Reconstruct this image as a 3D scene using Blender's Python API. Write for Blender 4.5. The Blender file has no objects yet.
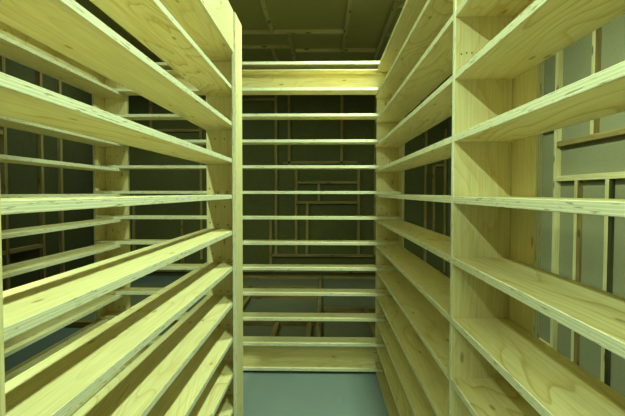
import bpy, bmesh, math, random
from mathutils import Vector, Matrix
random.seed(7)
S = bpy.context.scene
C = bpy.data.collections.new('room'); S.collection.children.link(C)

# ---------------------------------------------------------------- materials
def nt(name):
    m = bpy.data.materials.new(name); m.use_nodes = True
    t = m.node_tree; b = t.nodes['Principled BSDF']
    return m, t, b
def N(t, kind, **kw):
    n = t.nodes.new(kind)
    for k, v in kw.items():
        if k in n.inputs: n.inputs[k].default_value = v
        else: setattr(n, k, v)
    return n
def ramp(t, src, stops):
    r = t.nodes.new('ShaderNodeValToRGB')
    e = r.color_ramp.elements
    e[0].position, e[0].color = stops[0][0], (*stops[0][1], 1)
    e[1].position, e[1].color = stops[-1][0], (*stops[-1][1], 1)
    for p, c in stops[1:-1]:
        q = e.new(p); q.color = (*c, 1)
    t.links.new(src, r.inputs[0]); return r.outputs[0]
def math_(t, op, a, b=None, c=None):
    n = t.nodes.new('ShaderNodeMath'); n.operation = op
    for i, v in enumerate((a, b, c)):
        if v is None: continue
        if isinstance(v, (int, float)): n.inputs[i].default_value = v
        else: t.links.new(v, n.inputs[i])
    return n.outputs[0]
def mix(t, fac, a, b, mode='MIX'):
    n = t.nodes.new('ShaderNodeMix'); n.data_type = 'RGBA'; n.blend_type = mode
    for sock, v in ((n.inputs[0], fac), (n.inputs[6], a), (n.inputs[7], b)):
        if isinstance(v, (int, float)): sock.default_value = v
        elif isinstance(v, tuple): sock.default_value = (*v, 1)
        else: t.links.new(v, sock)
    return n.outputs[2]
def coords(t, scale):
    """object coordinates, shifted by a random amount per board, then scaled"""
    tc = t.nodes.new('ShaderNodeTexCoord'); oi = t.nodes.new('ShaderNodeObjectInfo')
    sh = math_(t, 'MULTIPLY', oi.outputs['Random'], 37.0)
    a = t.nodes.new('ShaderNodeVectorMath'); a.operation = 'ADD'
    t.links.new(tc.outputs['Object'], a.inputs[0])
    cb = t.nodes.new('ShaderNodeCombineXYZ')
    for i in range(3): t.links.new(sh, cb.inputs[i])
    t.links.new(cb.outputs[0], a.inputs[1])
    outs = []
    for s in scale:
        m = t.nodes.new('ShaderNodeVectorMath'); m.operation = 'MULTIPLY'
        t.links.new(a.outputs[0], m.inputs[0]); m.inputs[1].default_value = s
        outs.append(m.outputs[0])
    return tc, oi, outs

def ply_face(name, light, mid, dark, contrast=1.0):
    m, t, b = nt(name)
    tc, oi, (v1, v2, v3, v4) = coords(t, [(.85, 4.2, 4), (5, 150, 5), (2.6, 8.0, 3), (.5, 1.1, 1)])
    n1 = N(t, 'ShaderNodeTexNoise', Scale=1.0, Detail=2.0, Roughness=.45, Distortion=.5); t.links.new(v1, n1.inputs['Vector'])
    bands = math_(t, 'FRACT', math_(t, 'MULTIPLY', n1.outputs[0], 17.0))
    grain = ramp(t, bands, [(0, light), (.5, light), (.8, mid), (.93, dark), (1, light)])
    n4 = N(t, 'ShaderNodeTexNoise', Scale=2.0, Detail=2.0); t.links.new(v4, n4.inputs['Vector'])
    patch = ramp(t, n4.outputs[0], [(.38, (.1,)*3), (.66, (1,)*3)])
    f = math_(t, 'MULTIPLY', patch, contrast)
    c = mix(t, f, light, grain)
    n2 = N(t, 'ShaderNodeTexNoise', Scale=1.0, Detail=3.0); t.links.new(v2, n2.inputs['Vector'])
    fib = ramp(t, n2.outputs[0], [(.3, (.87, .85, .80)), (.7, (1.04, 1.04, 1.04))])
    c = mix(t, 1.0, c, fib, 'MULTIPLY')
    vo = N(t, 'ShaderNodeTexVoronoi', Scale=1.0, Randomness=1.0, voronoi_dimensions='2D'); t.links.new(v3, vo.inputs['Vector'])
    sep = t.nodes.new('ShaderNodeSeparateColor'); t.links.new(vo.outputs['Color'], sep.inputs[0])
    keep = math_(t, 'GREATER_THAN', sep.outputs[0], .45)
    k = ramp(t, vo.outputs['Distance'], [(.028, (1,)*3), (.06, (0,)*3)])
    k = math_(t, 'MULTIPLY', k, keep)
    c = mix(t, math_(t, 'MULTIPLY', k, .85), c, (.13, .075, .025))
    halo = ramp(t, vo.outputs['Distance'], [(.06, (1,)*3), (.2, (0,)*3)])
    c = mix(t, math_(t, 'MULTIPLY', math_(t, 'MULTIPLY', halo, keep), .35), c, mid)
    tone = math_(t, 'ADD', math_(t, 'MULTIPLY', oi.outputs['Random'], .12), .93)
    cb = t.nodes.new('ShaderNodeCombineColor')
    for i in range(3): t.links.new(tone, cb.inputs[i])
    c = mix(t, 1.0, c, cb.outputs[0], 'MULTIPLY')
    t.links.new(c, b.inputs['Base Color']); b.inputs['Roughness'].default_value = .55
    b.inputs['Specular IOR Level'].default_value = .3
    bp = N(t, 'ShaderNodeBump', Strength=.12, Distance=.002); t.links.new(n2.outputs[0], bp.inputs['Height'])
    t.links.new(bp.outputs[0], b.inputs['Normal'])
    return m

def ply_edge(name):
    m, t, b = nt(name)
    tc, oi, (v1, v2) = coords(t, [(9, 60, 60), (22, 90, 260)])
    sp = t.nodes.new('ShaderNodeSeparateXYZ'); t.links.new(tc.outputs['Object'], sp.inputs[0])
    n1 = N(t, 'ShaderNodeTexNoise', Scale=1.0, Detail=3.0); t.links.new(v1, n1.inputs['Vector'])
    z = math_(t, 'ADD', sp.outputs[2], math_(t, 'MULTIPLY', math_(t, 'SUBTRACT', n1.outputs[0], .5), .0011))
    ph = math_(t, 'FRACT', math_(t, 'ADD', math_(t, 'MULTIPLY', z, 3.5 / .0225), .25))
    col = ramp(t, ph, [(0, (.77, .74, .58)), (.44, (.75, .72, .56)), (.5, (.50, .45, .32)), (.56, (.68, .63, .47)), (.93, (.66, .61, .45)), (1, (.50, .45, .32))])
    n2 = N(t, 'ShaderNodeTexNoise', Scale=1.0, Detail=2.0); t.links.new(v2, n2.inputs['Vector'])
    v = ramp(t, n2.outputs[0], [(.30, (.35, .30, .22)), (.40, (1,)*3)])
    c = mix(t, .8, col, v, 'MULTIPLY')
    t.links.new(c, b.inputs['Base Color']); b.inputs['Roughness'].default_value = .7
    b.inputs['Specular IOR Level'].default_value = .2
    return m

def rough(name, light, dark, spots=(.10, .07, .03)):
    m, t, b = nt(name)
    tc, oi, (v1, v2, v3) = coords(t, [(2, 26, 26), (6, 200, 200), (4, 14, 14)])
    n1 = N(t, 'ShaderNodeTexNoise', Scale=1.0, Detail=3.0, Distortion=.4); t.links.new(v1, n1.inputs['Vector'])
    c = ramp(t, n1.outputs[0], [(.3, dark), (.65, light)])
    n2 = N(t, 'ShaderNodeTexNoise', Scale=1.0, Detail=2.0); t.links.new(v2, n2.inputs['Vector'])
    c = mix(t, .35, c, n2.outputs[0], 'MULTIPLY')
    vo = N(t, 'ShaderNodeTexVoronoi', Scale=1.0); t.links.new(v3, vo.inputs['Vector'])
    k = ramp(t, vo.outputs['Distance'], [(.10, (1,)*3), (.2, (0,)*3)])
    c = mix(t, math_(t, 'MULTIPLY', k, .8), c, spots)
    t.links.new(c, b.inputs['Base Color']); b.inputs['Roughness'].default_value = .85
    b.inputs['Specular IOR Level'].default_value = .1
    return m

def cloth(name, a, bcol, weave=420, lo=.82, hi=1.1):
    m, t, b = nt(name)
    tc = t.nodes.new('ShaderNodeTexCoord')
    n1 = N(t, 'ShaderNodeTexNoise', Scale=1.3, Detail=4.0); t.links.new(tc.outputs['Object'], n1.inputs['Vector'])
    n2 = N(t, 'ShaderNodeTexNoise', Scale=weave / 6, Detail=2.0); t.links.new(tc.outputs['Object'], n2.inputs['Vector'])
    c = ramp(t, n1.outputs[0], [(.3, a), (.7, bcol)])
    w = ramp(t, n2.outputs[0], [(.3, (lo,)*3), (.7, (hi,)*3)])
    c = mix(t, 1.0, c, w, 'MULTIPLY')
    t.links.new(c, b.inputs['Base Color']); b.inputs['Roughness'].default_value = .95
    b.inputs['Specular IOR Level'].default_value = .05
    return m

def floor_mat():
    m, t, b = nt('painted_floor')
    tc = t.nodes.new('ShaderNodeTexCoord')
    n1 = N(t, 'ShaderNodeTexNoise', Scale=1.6, Detail=5.0); t.links.new(tc.outputs['Object'], n1.inputs['Vector'])
    c = ramp(t, n1.outputs[0], [(.3, (.165, .20, .21)), (.7, (.195, .235, .245))])
    mp = t.nodes.new('ShaderNodeMapping'); mp.inputs['Scale'].default_value = (30, 2.2, 1); mp.inputs['Rotation'].default_value = (0, 0, .7)
    t.links.new(tc.outputs['Object'], mp.inputs[0])
    n2 = N(t, 'ShaderNodeTexNoise', Scale=1.0, Detail=2.0); t.links.new(mp.outputs[0], n2.inputs['Vector'])
    s = ramp(t, n2.outputs[0], [(.71, (0,)*3), (.74, (1,)*3)])
    c = mix(t, math_(t, 'MULTIPLY', s, .3), c, (.34, .40, .42))
    t.links.new(c, b.inputs['Base Color']); b.inputs['Roughness'].default_value = .5
    b.inputs['Specular IOR Level'].default_value = .3
    return m

L_, M_, D_ = (.79, .685, .385), (.73, .57, .25), (.55, .385, .115)
FACE = ply_face('pine_plywood_face', L_, M_, D_, .85)
UPR = ply_face('pine_plywood_upright', L_, (.75, .605, .28), (.68, .50, .19), .6)
EDGE = ply_edge('plywood_edge')
BAT = rough('rough_batten', (.50, .36, .14), (.26, .17, .06))
BATL = rough('pale_batten', (.86, .74, .42), (.68, .53, .25))
BATD = rough('shaded_brown_batten', (.46, .32, .12), (.20, .14, .055))  # shade on the unlit stud sides, put into the colour
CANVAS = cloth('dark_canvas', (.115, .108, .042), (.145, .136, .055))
BATM = rough('weathered_batten', (.58, .47, .22), (.36, .27, .11))
BATK = rough('dark_batten', (.34, .25, .10), (.18, .12, .045))  # darker batten tone for the left wall
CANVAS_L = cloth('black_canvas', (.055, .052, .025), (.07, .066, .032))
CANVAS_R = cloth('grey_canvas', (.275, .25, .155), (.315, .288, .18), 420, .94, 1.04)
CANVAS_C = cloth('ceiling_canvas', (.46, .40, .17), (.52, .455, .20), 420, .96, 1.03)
FLAT = cloth('flat_canvas', (.20, .19, .13), (.24, .23, .16))
FLOOR = floor_mat()
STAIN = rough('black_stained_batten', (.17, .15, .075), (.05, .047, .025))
PALE = rough('pale_sawn_edge', (.84, .78, .58), (.74, .66, .45))
SCREW, t_, b_ = nt('dark_screw'); b_.inputs['Base Color'].default_value = (.06, .045, .02, 1); b_.inputs['Roughness'].default_value = .6

# ---------------------------------------------------------------- helpers
def link(o, parent=None):
    C.objects.link(o)
    if parent: o.parent = parent
    return o
def empty(name, loc, label=None, cat=None, group=None):
    o = bpy.data.objects.new(name, None); o.empty_display_size = .1; o.location = loc
    if label: o['label'] = label; o['category'] = cat
    if group: o['group'] = group
    return link(o)
AX = {'x': Vector((1, 0, 0)), 'y': Vector((0, 1, 0)), 'z': Vector((0, 0, 1))}
def board(name, lo, hi, along, thin, mats, parent=None, bev=.0012, tilt=None):
    """a sawn board between two corners; local x runs with the grain, local z through the thickness"""
    lo, hi = Vector(lo), Vector(hi)
    wide = [k for k in 'xyz' if k not in (along, thin)][0]
    i = {'x': 0, 'y': 1, 'z': 2}
    d = hi - lo; L, W, T = abs(d[i[along]]), abs(d[i[wide]]), abs(d[i[thin]])
    ez = AX[thin]; ex = AX[along]; ey = ez.cross(ex)
    bm = bmesh.new()
    bmesh.ops.create_cube(bm, size=1.0)
    bmesh.ops.scale(bm, vec=(L, W, T), verts=bm.verts)
    if bev: bmesh.ops.bevel(bm, geom=bm.edges[:], offset=bev, segments=1, affect='EDGES')
    for f in bm.faces: f.material_index = 0 if (abs(f.normal.z) > .9 or len(mats) == 1) else 1
    me = bpy.data.meshes.new(name); bm.to_mesh(me); bm.free()
    for m in mats: me.materials.append(m)
    o = bpy.data.objects.new(name, me)
    R = Matrix((ex, ey, ez)).transposed()
    if tilt: R = Matrix.Rotation(tilt[0], 3, tilt[1]) @ R
    o.rotation_euler = R.to_euler()
    c = (lo + hi) / 2
    o.location = c - (parent.location if parent else Vector())
    return link(o, parent)
def slab(name, lo, hi, m):
    lo, hi = Vector(lo), Vector(hi)
    bm = bmesh.new(); bmesh.ops.create_cube(bm, size=1.0)
    bmesh.ops.scale(bm, vec=hi - lo, verts=bm.verts)
    me = bpy.data.meshes.new(name); bm.to_mesh(me); bm.free(); me.materials.append(m)
    o = bpy.data.objects.new(name, me); o.location = (lo + hi) / 2
    o['kind'] = 'structure'
    return link(o)
def screw_mesh():
    bm = bmesh.new()
    bmesh.ops.create_cone(bm, cap_ends=True, segments=10, radius1=.0045, radius2=.0035, depth=.0016)
    bmesh.ops.rotate(bm, cent=(0, 0, 0), matrix=Matrix.Rotation(math.pi / 2, 3, 'X'), verts=bm.verts)
    me = bpy.data.meshes.new('screw'); bm.to_mesh(me); bm.free(); me.materials.append(SCREW)
    return me
SM = screw_mesh()
def screw(upright, x, y, z):
    o = bpy.data.objects.new('screw', SM)
    link(o, upright)
    base = Matrix.Translation(upright.parent.location) @ Matrix.LocRotScale(upright.location, upright.rotation_euler, None)
    m = base.inverted() @ Matrix.Translation((x, y - .0004, z))
    o.location, o.rotation_euler = m.to_translation(), m.to_euler()
    return o

PF, PU = (FACE, EDGE), (UPR, EDGE)
T = .0225
H = 1.4354
def lvl(k): return .2 * k + .0002        # underside of shelf k in the side units

# ---------------------------------------------------------------- the room
XL, XR, YB, YF, ZC = -3.3, 2.09, 7.5, -3.0, 3.42
slab('floor', (XL - .1, YF - .1, -.1), (XR + .1, YB + .1, 0), FLOOR)
ceil = slab('ceiling', (XL - .1, YF - .1, ZC), (XR + .1, YB + .1, ZC + .1), CANVAS_C)
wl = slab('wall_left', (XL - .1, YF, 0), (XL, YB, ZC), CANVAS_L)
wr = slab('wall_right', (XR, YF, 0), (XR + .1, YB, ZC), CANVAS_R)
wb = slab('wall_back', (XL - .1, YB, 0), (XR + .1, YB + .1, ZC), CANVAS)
wf = slab('wall_front', (XL - .1, YF - .1, 0), (XR + .1, YF, ZC), CANVAS)
B = .045
def bx(px): return (px - 323.4) / 443 * YB          # where a batten stands on the back wall
def bz(py): return H - (py - 192.6) / 443 * YB
def stud_back(px, y0, y1, m=BAT):
    x = bx(px); board('stud', (x - B / 2, YB - B, max(0, bz(y1))), (x + B / 2, YB - .0005, min(ZC, bz(y0))), 'z', 'y', (m,), wb)
def rail_back(py, x0, x1, m=BAT):
    z = bz(py); board('rail', (bx(x0), YB - B, z - B / 2), (bx(x1), YB - .0005, z + B / 2), 'x', 'y', (m,), wb)
stud_back(277, -20, 254); stud_back(290, -20, 165); stud_back(342, -20, 165)
stud_back(271.5, 218, 272); stud_back(297, 165, 254); stud_back(359, 165, 254); stud_back(319.5, 184, 201); stud_back(308, 204, 254)
stud_back(375.5, 90, 254); stud_back(152, 60, 132); stud_back(133.5, 195, 272); stud_back(182.5, 221, 272); stud_back(202, 95, 260)
stud_back(120, -20, 250)
stud_back(425, -20, 272); stud_back(433, 166, 236); stud_back(444, 130, 272)
rail_back(101, 205, 275.6); rail_back(131, 153.5, 200.6); rail_back(163, 284, 358); rail_back(182.5, 298.5, 357.5); rail_back(202.5, 298.5, 357.5)
rail_back(255.5, 272, 376); rail_back(166, 434.5, 442.5); rail_back(237, 425, 442.5); rail_back(271, 100, 440); rail_back(120, 376, 424)
# right wall framing
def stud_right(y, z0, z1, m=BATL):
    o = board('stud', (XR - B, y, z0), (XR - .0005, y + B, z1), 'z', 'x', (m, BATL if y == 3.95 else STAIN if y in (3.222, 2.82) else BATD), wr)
def rail_right(z, y0, y1, m=BATL):
    board('rail', (XR - B, y0, z), (XR - .0005, y1, z + B), 'y', 'x', (m,), wr)
R1, R2 = 1.535, 1.835
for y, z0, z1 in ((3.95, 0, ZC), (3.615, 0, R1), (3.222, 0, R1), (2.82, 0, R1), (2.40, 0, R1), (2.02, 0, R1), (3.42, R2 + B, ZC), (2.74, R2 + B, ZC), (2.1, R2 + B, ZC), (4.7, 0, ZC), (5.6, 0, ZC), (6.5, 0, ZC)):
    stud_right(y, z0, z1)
rail_right(R1, 1.2, 3.949); rail_right(R2, 1.2, 3.949, BAT)
rail_right(0.0, 4.0, 4.69); rail_right(2.0, 4.0, 4.69)
# left wall framing
def stud_left(y, z0, z1): board('stud', (XL + .0005, y, z0), (XL + B, y + B, z1), 'z', 'x', (BATK,), wl)
def rail_left(z, y0, y1): board('rail', (XL + .0005, y0, z), (XL + B, y1, z + B), 'y', 'x', (BATK,), wl)
for y in (4.48, 5.08, 5.46, 6.45, 7.1, 3.7): stud_left(y, 0 if y != 4.48 else .0, ZC)
rail_left(.79, 3.2, 4.47); rail_left(.79, 4.53, 5.07); rail_left(2.02, 3.2, 4.47); rail_left(0, 5.51, 6.44)
# ceiling battens
def joist_x(y, x0, x1): board('batten', (x0, y - B / 2, ZC - B), (x1, y + B / 2, ZC - .0005), 'x', 'z', (BATL,), ceil)
def joist_y(x, y0, y1): board('batten', (x - B / 2, y0, ZC - B), (x + B / 2, y1, ZC - .0005), 'y', 'z', (BATL,), ceil)
joist_x(5.50, -1.6, .27); joist_x(6.05, -1.6, -.44); joist_x(6.22, -.38, .73)
joist_y(-.62, 3.2, 5.47); joist_y(-.42, 5.53, 7.4); joist_y(.275, 3.0, 6.19); joist_y(.755, 3.0, 7.4); joist_y(-.69, 6.08, 7.4); joist_y(-1.7, 3.0, 7.4)
joist_x(4.78, .78, 2.0); joist_x(5.6, .78, 2.0)

# ---------------------------------------------------------------- shelving units
Y1, YP, YBK, Y2 = 1.46, 2.443, 3.458, 3.62
A, DR = .4264, .1865
AR = A + DR
# right unit : two bays along the right of the aisle
ru = empty('shelving_unit', ((A + AR) / 2, 2.0, 0), 'plywood shelving along the right side of the aisle, in front of the grey framed wall', 'shelves', 'unpainted plywood shelving around the aisle')
Y0R = -.75
for k in range(13):
    board('shelf', (A, Y1 + T + .0004, lvl(k)), (AR, Y2 - .0004, lvl(k) + T), 'y', 'z', PF, ru)
    board('shelf', (A, Y0R + T + .0004, lvl(k)), (AR, Y1 - .0004, lvl(k) + T), 'y', 'z', PF, ru)
for y, x0 in ((Y1, A - .001), (Y2, A + .010), (Y0R, A - .001)):
    u = board('upright', (x0, y, 0.0), (AR - .0004, y + T, 2.4225), 'z', 'y', PU, ru)
    if y == Y1: u1 = u
    if y == Y2: u2 = u
for y0, y1 in ((Y1 - .165, Y1 + T), (Y2 - .165, Y2 + T)):
    board('back_strip', (AR + .0003, y0, 0), (AR + .0198, y1, 2.4225), 'z', 'x', PU, ru)
board('back_plank', (AR + .0003, Y1 + .05, .03), (AR + .0198, Y2 - .17, .19), 'y', 'x', PF, ru)
for k in range(1, 12):
    for dx, dz in ((.055, .035), (.11, .04)):
        if (k + int(dx * 100)) % 3: screw(u2, A + dx + random.uniform(-.02, .02), Y2, lvl(k) + T + dz + random.uniform(-.01, .06))
for i in range(4): screw(u1, A + .02 + i * .017, Y1, 1.885 + random.uniform(-.004, .004)).scale = (.5, 1, .8)

# far left unit : its front shows across the other aisle
CL, CR = -1.786, -1.5985
fl = empty('shelving_unit', ((CL + CR) / 2, 2.6, 0), 'plywood shelving farthest left, seen between the shelves of the nearer unit, dark wall behind', 'shelves', 'unpainted plywood shelving around the aisle')
for k in range(13):
    board('shelf', (CL, 1.2, lvl(k)), (CR, Y2 - .0004, lvl(k) + T), 'y', 'z', PF, fl)
for y in (1.2 - T - .0004, Y2):
    u = board('upright', (CL + .0004, y, 0), (CR + .001, y + T, 2.4225), 'z', 'y', PU, fl)
board('back_strip', (CL - .0198, Y2 - .165, 0), (CL - .0003, Y2 + T, 2.4225), 'z', 'x', PU, fl)
board('back_plank', (CL - .0198, 1.2, 2.2), (CL - .0003, Y2 - .17, 2.4225), 'y', 'x', PF, fl)
for k in range(1, 12):
    for dx in (.04, .10, .15):
        if random.random() < .7: screw(u, CL + dx, Y2, lvl(k) + T + random.uniform(.02, .15))

# island unit : single row between the two aisles, end post at the middle of the photo
IF, IB = -.5005, -.688
YU = 2.615
iu = empty('shelving_unit', ((IF + IB) / 2, 1.4, 0), 'nearest plywood shelving on the left, brightly lit shelf edges running to a pale end post', 'shelves', 'unpainted plywood shelving around the aisle')
Y0I = .451
ZI = -.0006
for k in range(13):
    z = max(.0002, lvl(k) + ZI)
    board('shelf', (IB, Y0I + T + .0004, z), (IF, YU - .0004, z + T), 'y', 'z', PF, iu)
for y in (Y0I, YU):
    u = board('upright', (IB + .0004, y, 0), (IF - .0003, y + T, 2.415), 'z', 'y', PU, iu)
board('end_post', (IF + .0003, YP, 0), (IF + T, YU + T, 2.418), 'z', 'x', PU, iu, bev=.003)
board('end_post', (IF + .0003, Y0I, 0), (IF + T, Y0I + .2, 2.418), 'z', 'x', PU, iu, bev=.003)
board('fascia', (IF + .0003, Y0I + .202, 2.199), (IF + .012, YP - .001, 2.424), 'y', 'x', PF, iu)
for k in range(1, 11):
    for i, dx in enumerate((.06, .115, .16)):
        screw(u, IF - dx + random.uniform(-.008, .008), YU, lvl(k) + T + random.uniform(.012, .03) + (.02 if i == 2 else 0))
        if i < 2 and k % 2: screw(u, IF - dx - .02, YU, lvl(k) - .05)

# back unit : closes the end of both aisles, its shelves lie on the side units' shelves
bu = empty('shelving_unit', (-.58, 3.535, .0), 'plywood shelving across the far end of the aisle, thirteen long shelves facing the viewer', 'shelves', 'unpainted plywood shelving around the aisle')
BX0, BX1 = CL + .001, AR - .001
for k in range(13):
    z = lvl(k) + T + .0006
    board('shelf', (BX0, YBK, z), (BX1, Y2 - .001, z + T), 'x', 'z', PF, bu)
zb = lvl(0) + 2 * T + .001
board('back_plank', (CR + .01, Y2 - .019, zb), (AR - .003, Y2 - .001, .172), 'x', 'y', PF, bu, bev=.001)
zt = lvl(11) + 2 * T + .001
board('back_plank', (CR + .01, Y2 - .019, zt), (AR - .003, Y2 - .001, zt + .152), 'x', 'y', PF, bu, bev=.001)
board('thin_strip', (CR + .01, YBK + .018, 2.3825), (A - .004, Y2 - .0195, 2.3885), 'x', 'z', (FACE, PALE), bu, bev=.0005)

# ---------------------------------------------------------------- timber flats lying on the floor behind the back shelves
def flat(label, x0, x1, y0, y1, cross, longs):
    r = empty('timber_frame', ((x0 + x1) / 2, (y0 + y1) / 2, 0), label, 'wooden frame', 'timber frames lying on the floor')
    board('panel', (x0, y0, .0005), (x1, y1, .012), 'y', 'z', (FLAT,), r)
    for y in cross: board('rail', (x0, y, .0122), (x1, y + B, .0122 + B), 'x', 'z', (BAT,), r)
    for x, a, b in longs: board('stile', (x, a, .0122), (x + B, b, .0122 + B), 'y', 'z', (BAT,), r)
    return r
flat('left of two timber frames lying on the floor behind the far shelves', -1.75, -.012, 3.9, 7.3, (3.9, 4.68, 5.86, 6.45, 7.25),
     [(-.06, 3.95, 4.67), (-.06, 4.74, 5.85), (-.06, 5.92, 6.44), (-.06, 6.51, 7.24), (-.5, 3.95, 4.67), (-1.0, 4.74, 5.85), (-.87, 5.92, 6.44), (-.47, 5.92, 6.44), (-.16, 3.95, 4.67)])
flat('right of two timber frames lying on the floor behind the far shelves', .012, 1.0, 3.9, 7.3, (3.9, 5.25, 7.25),
     [(.50, 3.95, 5.24), (.955, 3.95, 5.24), (.955, 5.31, 7.24)])
fz = flat('timber frame lying on the blue floor behind the far left shelving', -2.9, -1.85, 4.6, 6.9, (4.6, 5.2, 6.2), [(-2.9, 4.66, 5.19), (-2.9, 5.26, 6.19), (-1.9, 4.66, 5.19), (-1.9, 5.26, 6.19)])

# ---------------------------------------------------------------- light : fluorescent battens hanging above the shelving, plus added fill lights
def area_light(name, loc, length, power, col, w=.10):
    d = bpy.data.lights.new(name, 'AREA'); d.shape = 'RECTANGLE'; d.size = w; d.size_y = length; d.energy = power; d.color = col
    o = bpy.data.objects.new(name, d); o.location = loc; C.objects.link(o); return o
GC = (.69, 1.0, .61)
area_light('tube_or_fill_light', (-1.08, .15, H + 1.64), 1.2, 84, GC)
area_light('tube_or_fill_light', (.425, .8, H + 1.64), .9, 55, GC, .07)
area_light('tube_or_fill_light', (.46, 3.02, H + 1.64), .4, 56, GC, .07)
area_light('tube_or_fill_light', (-.3, -1.7, H + 1.64), 1.2, 42, GC, .6)  # added fill behind the viewer, no tube known there
area_light('tube_or_fill_light', (-2.2, 5.2, H + 1.8), 1.2, 26, GC, .6)  # added fill that lifts the dark area behind the back shelves
front_fill = area_light('front_fill_light', (.2, YF + .05, 1.3), 1.8, 9, GC, 1.0)      # added fill at the wall behind the viewer, no opening there
front_fill.rotation_euler = (math.radians(90), 0, 0)
W = bpy.data.worlds.new('World'); S.world = W; W.use_nodes = True
W.node_tree.nodes['Background'].inputs[0].default_value = (.02, .025, .015, 1)

# ---------------------------------------------------------------- camera
cd = bpy.data.cameras.new('camera'); cam = bpy.data.objects.new('camera', cd); C.objects.link(cam)
cd.sensor_width = 36; cd.lens = 443.8 / 625 * 36; cd.clip_start = .02
R = Matrix.Rotation(.0229, 3, 'Z') @ Matrix.Rotation(math.pi / 2 - .0351, 3, 'X') @ Matrix.Rotation(.0012, 3, 'Z')
cam.rotation_euler = R.to_euler(); cam.location = (0, 0, H)
S.camera = cam
S.view_settings.view_transform = 'Standard'; S.view_settings.look = 'None'
S.view_settings.exposure = .14; S.view_settings.gamma = 1; S.view_settings.use_curve_mapping = False
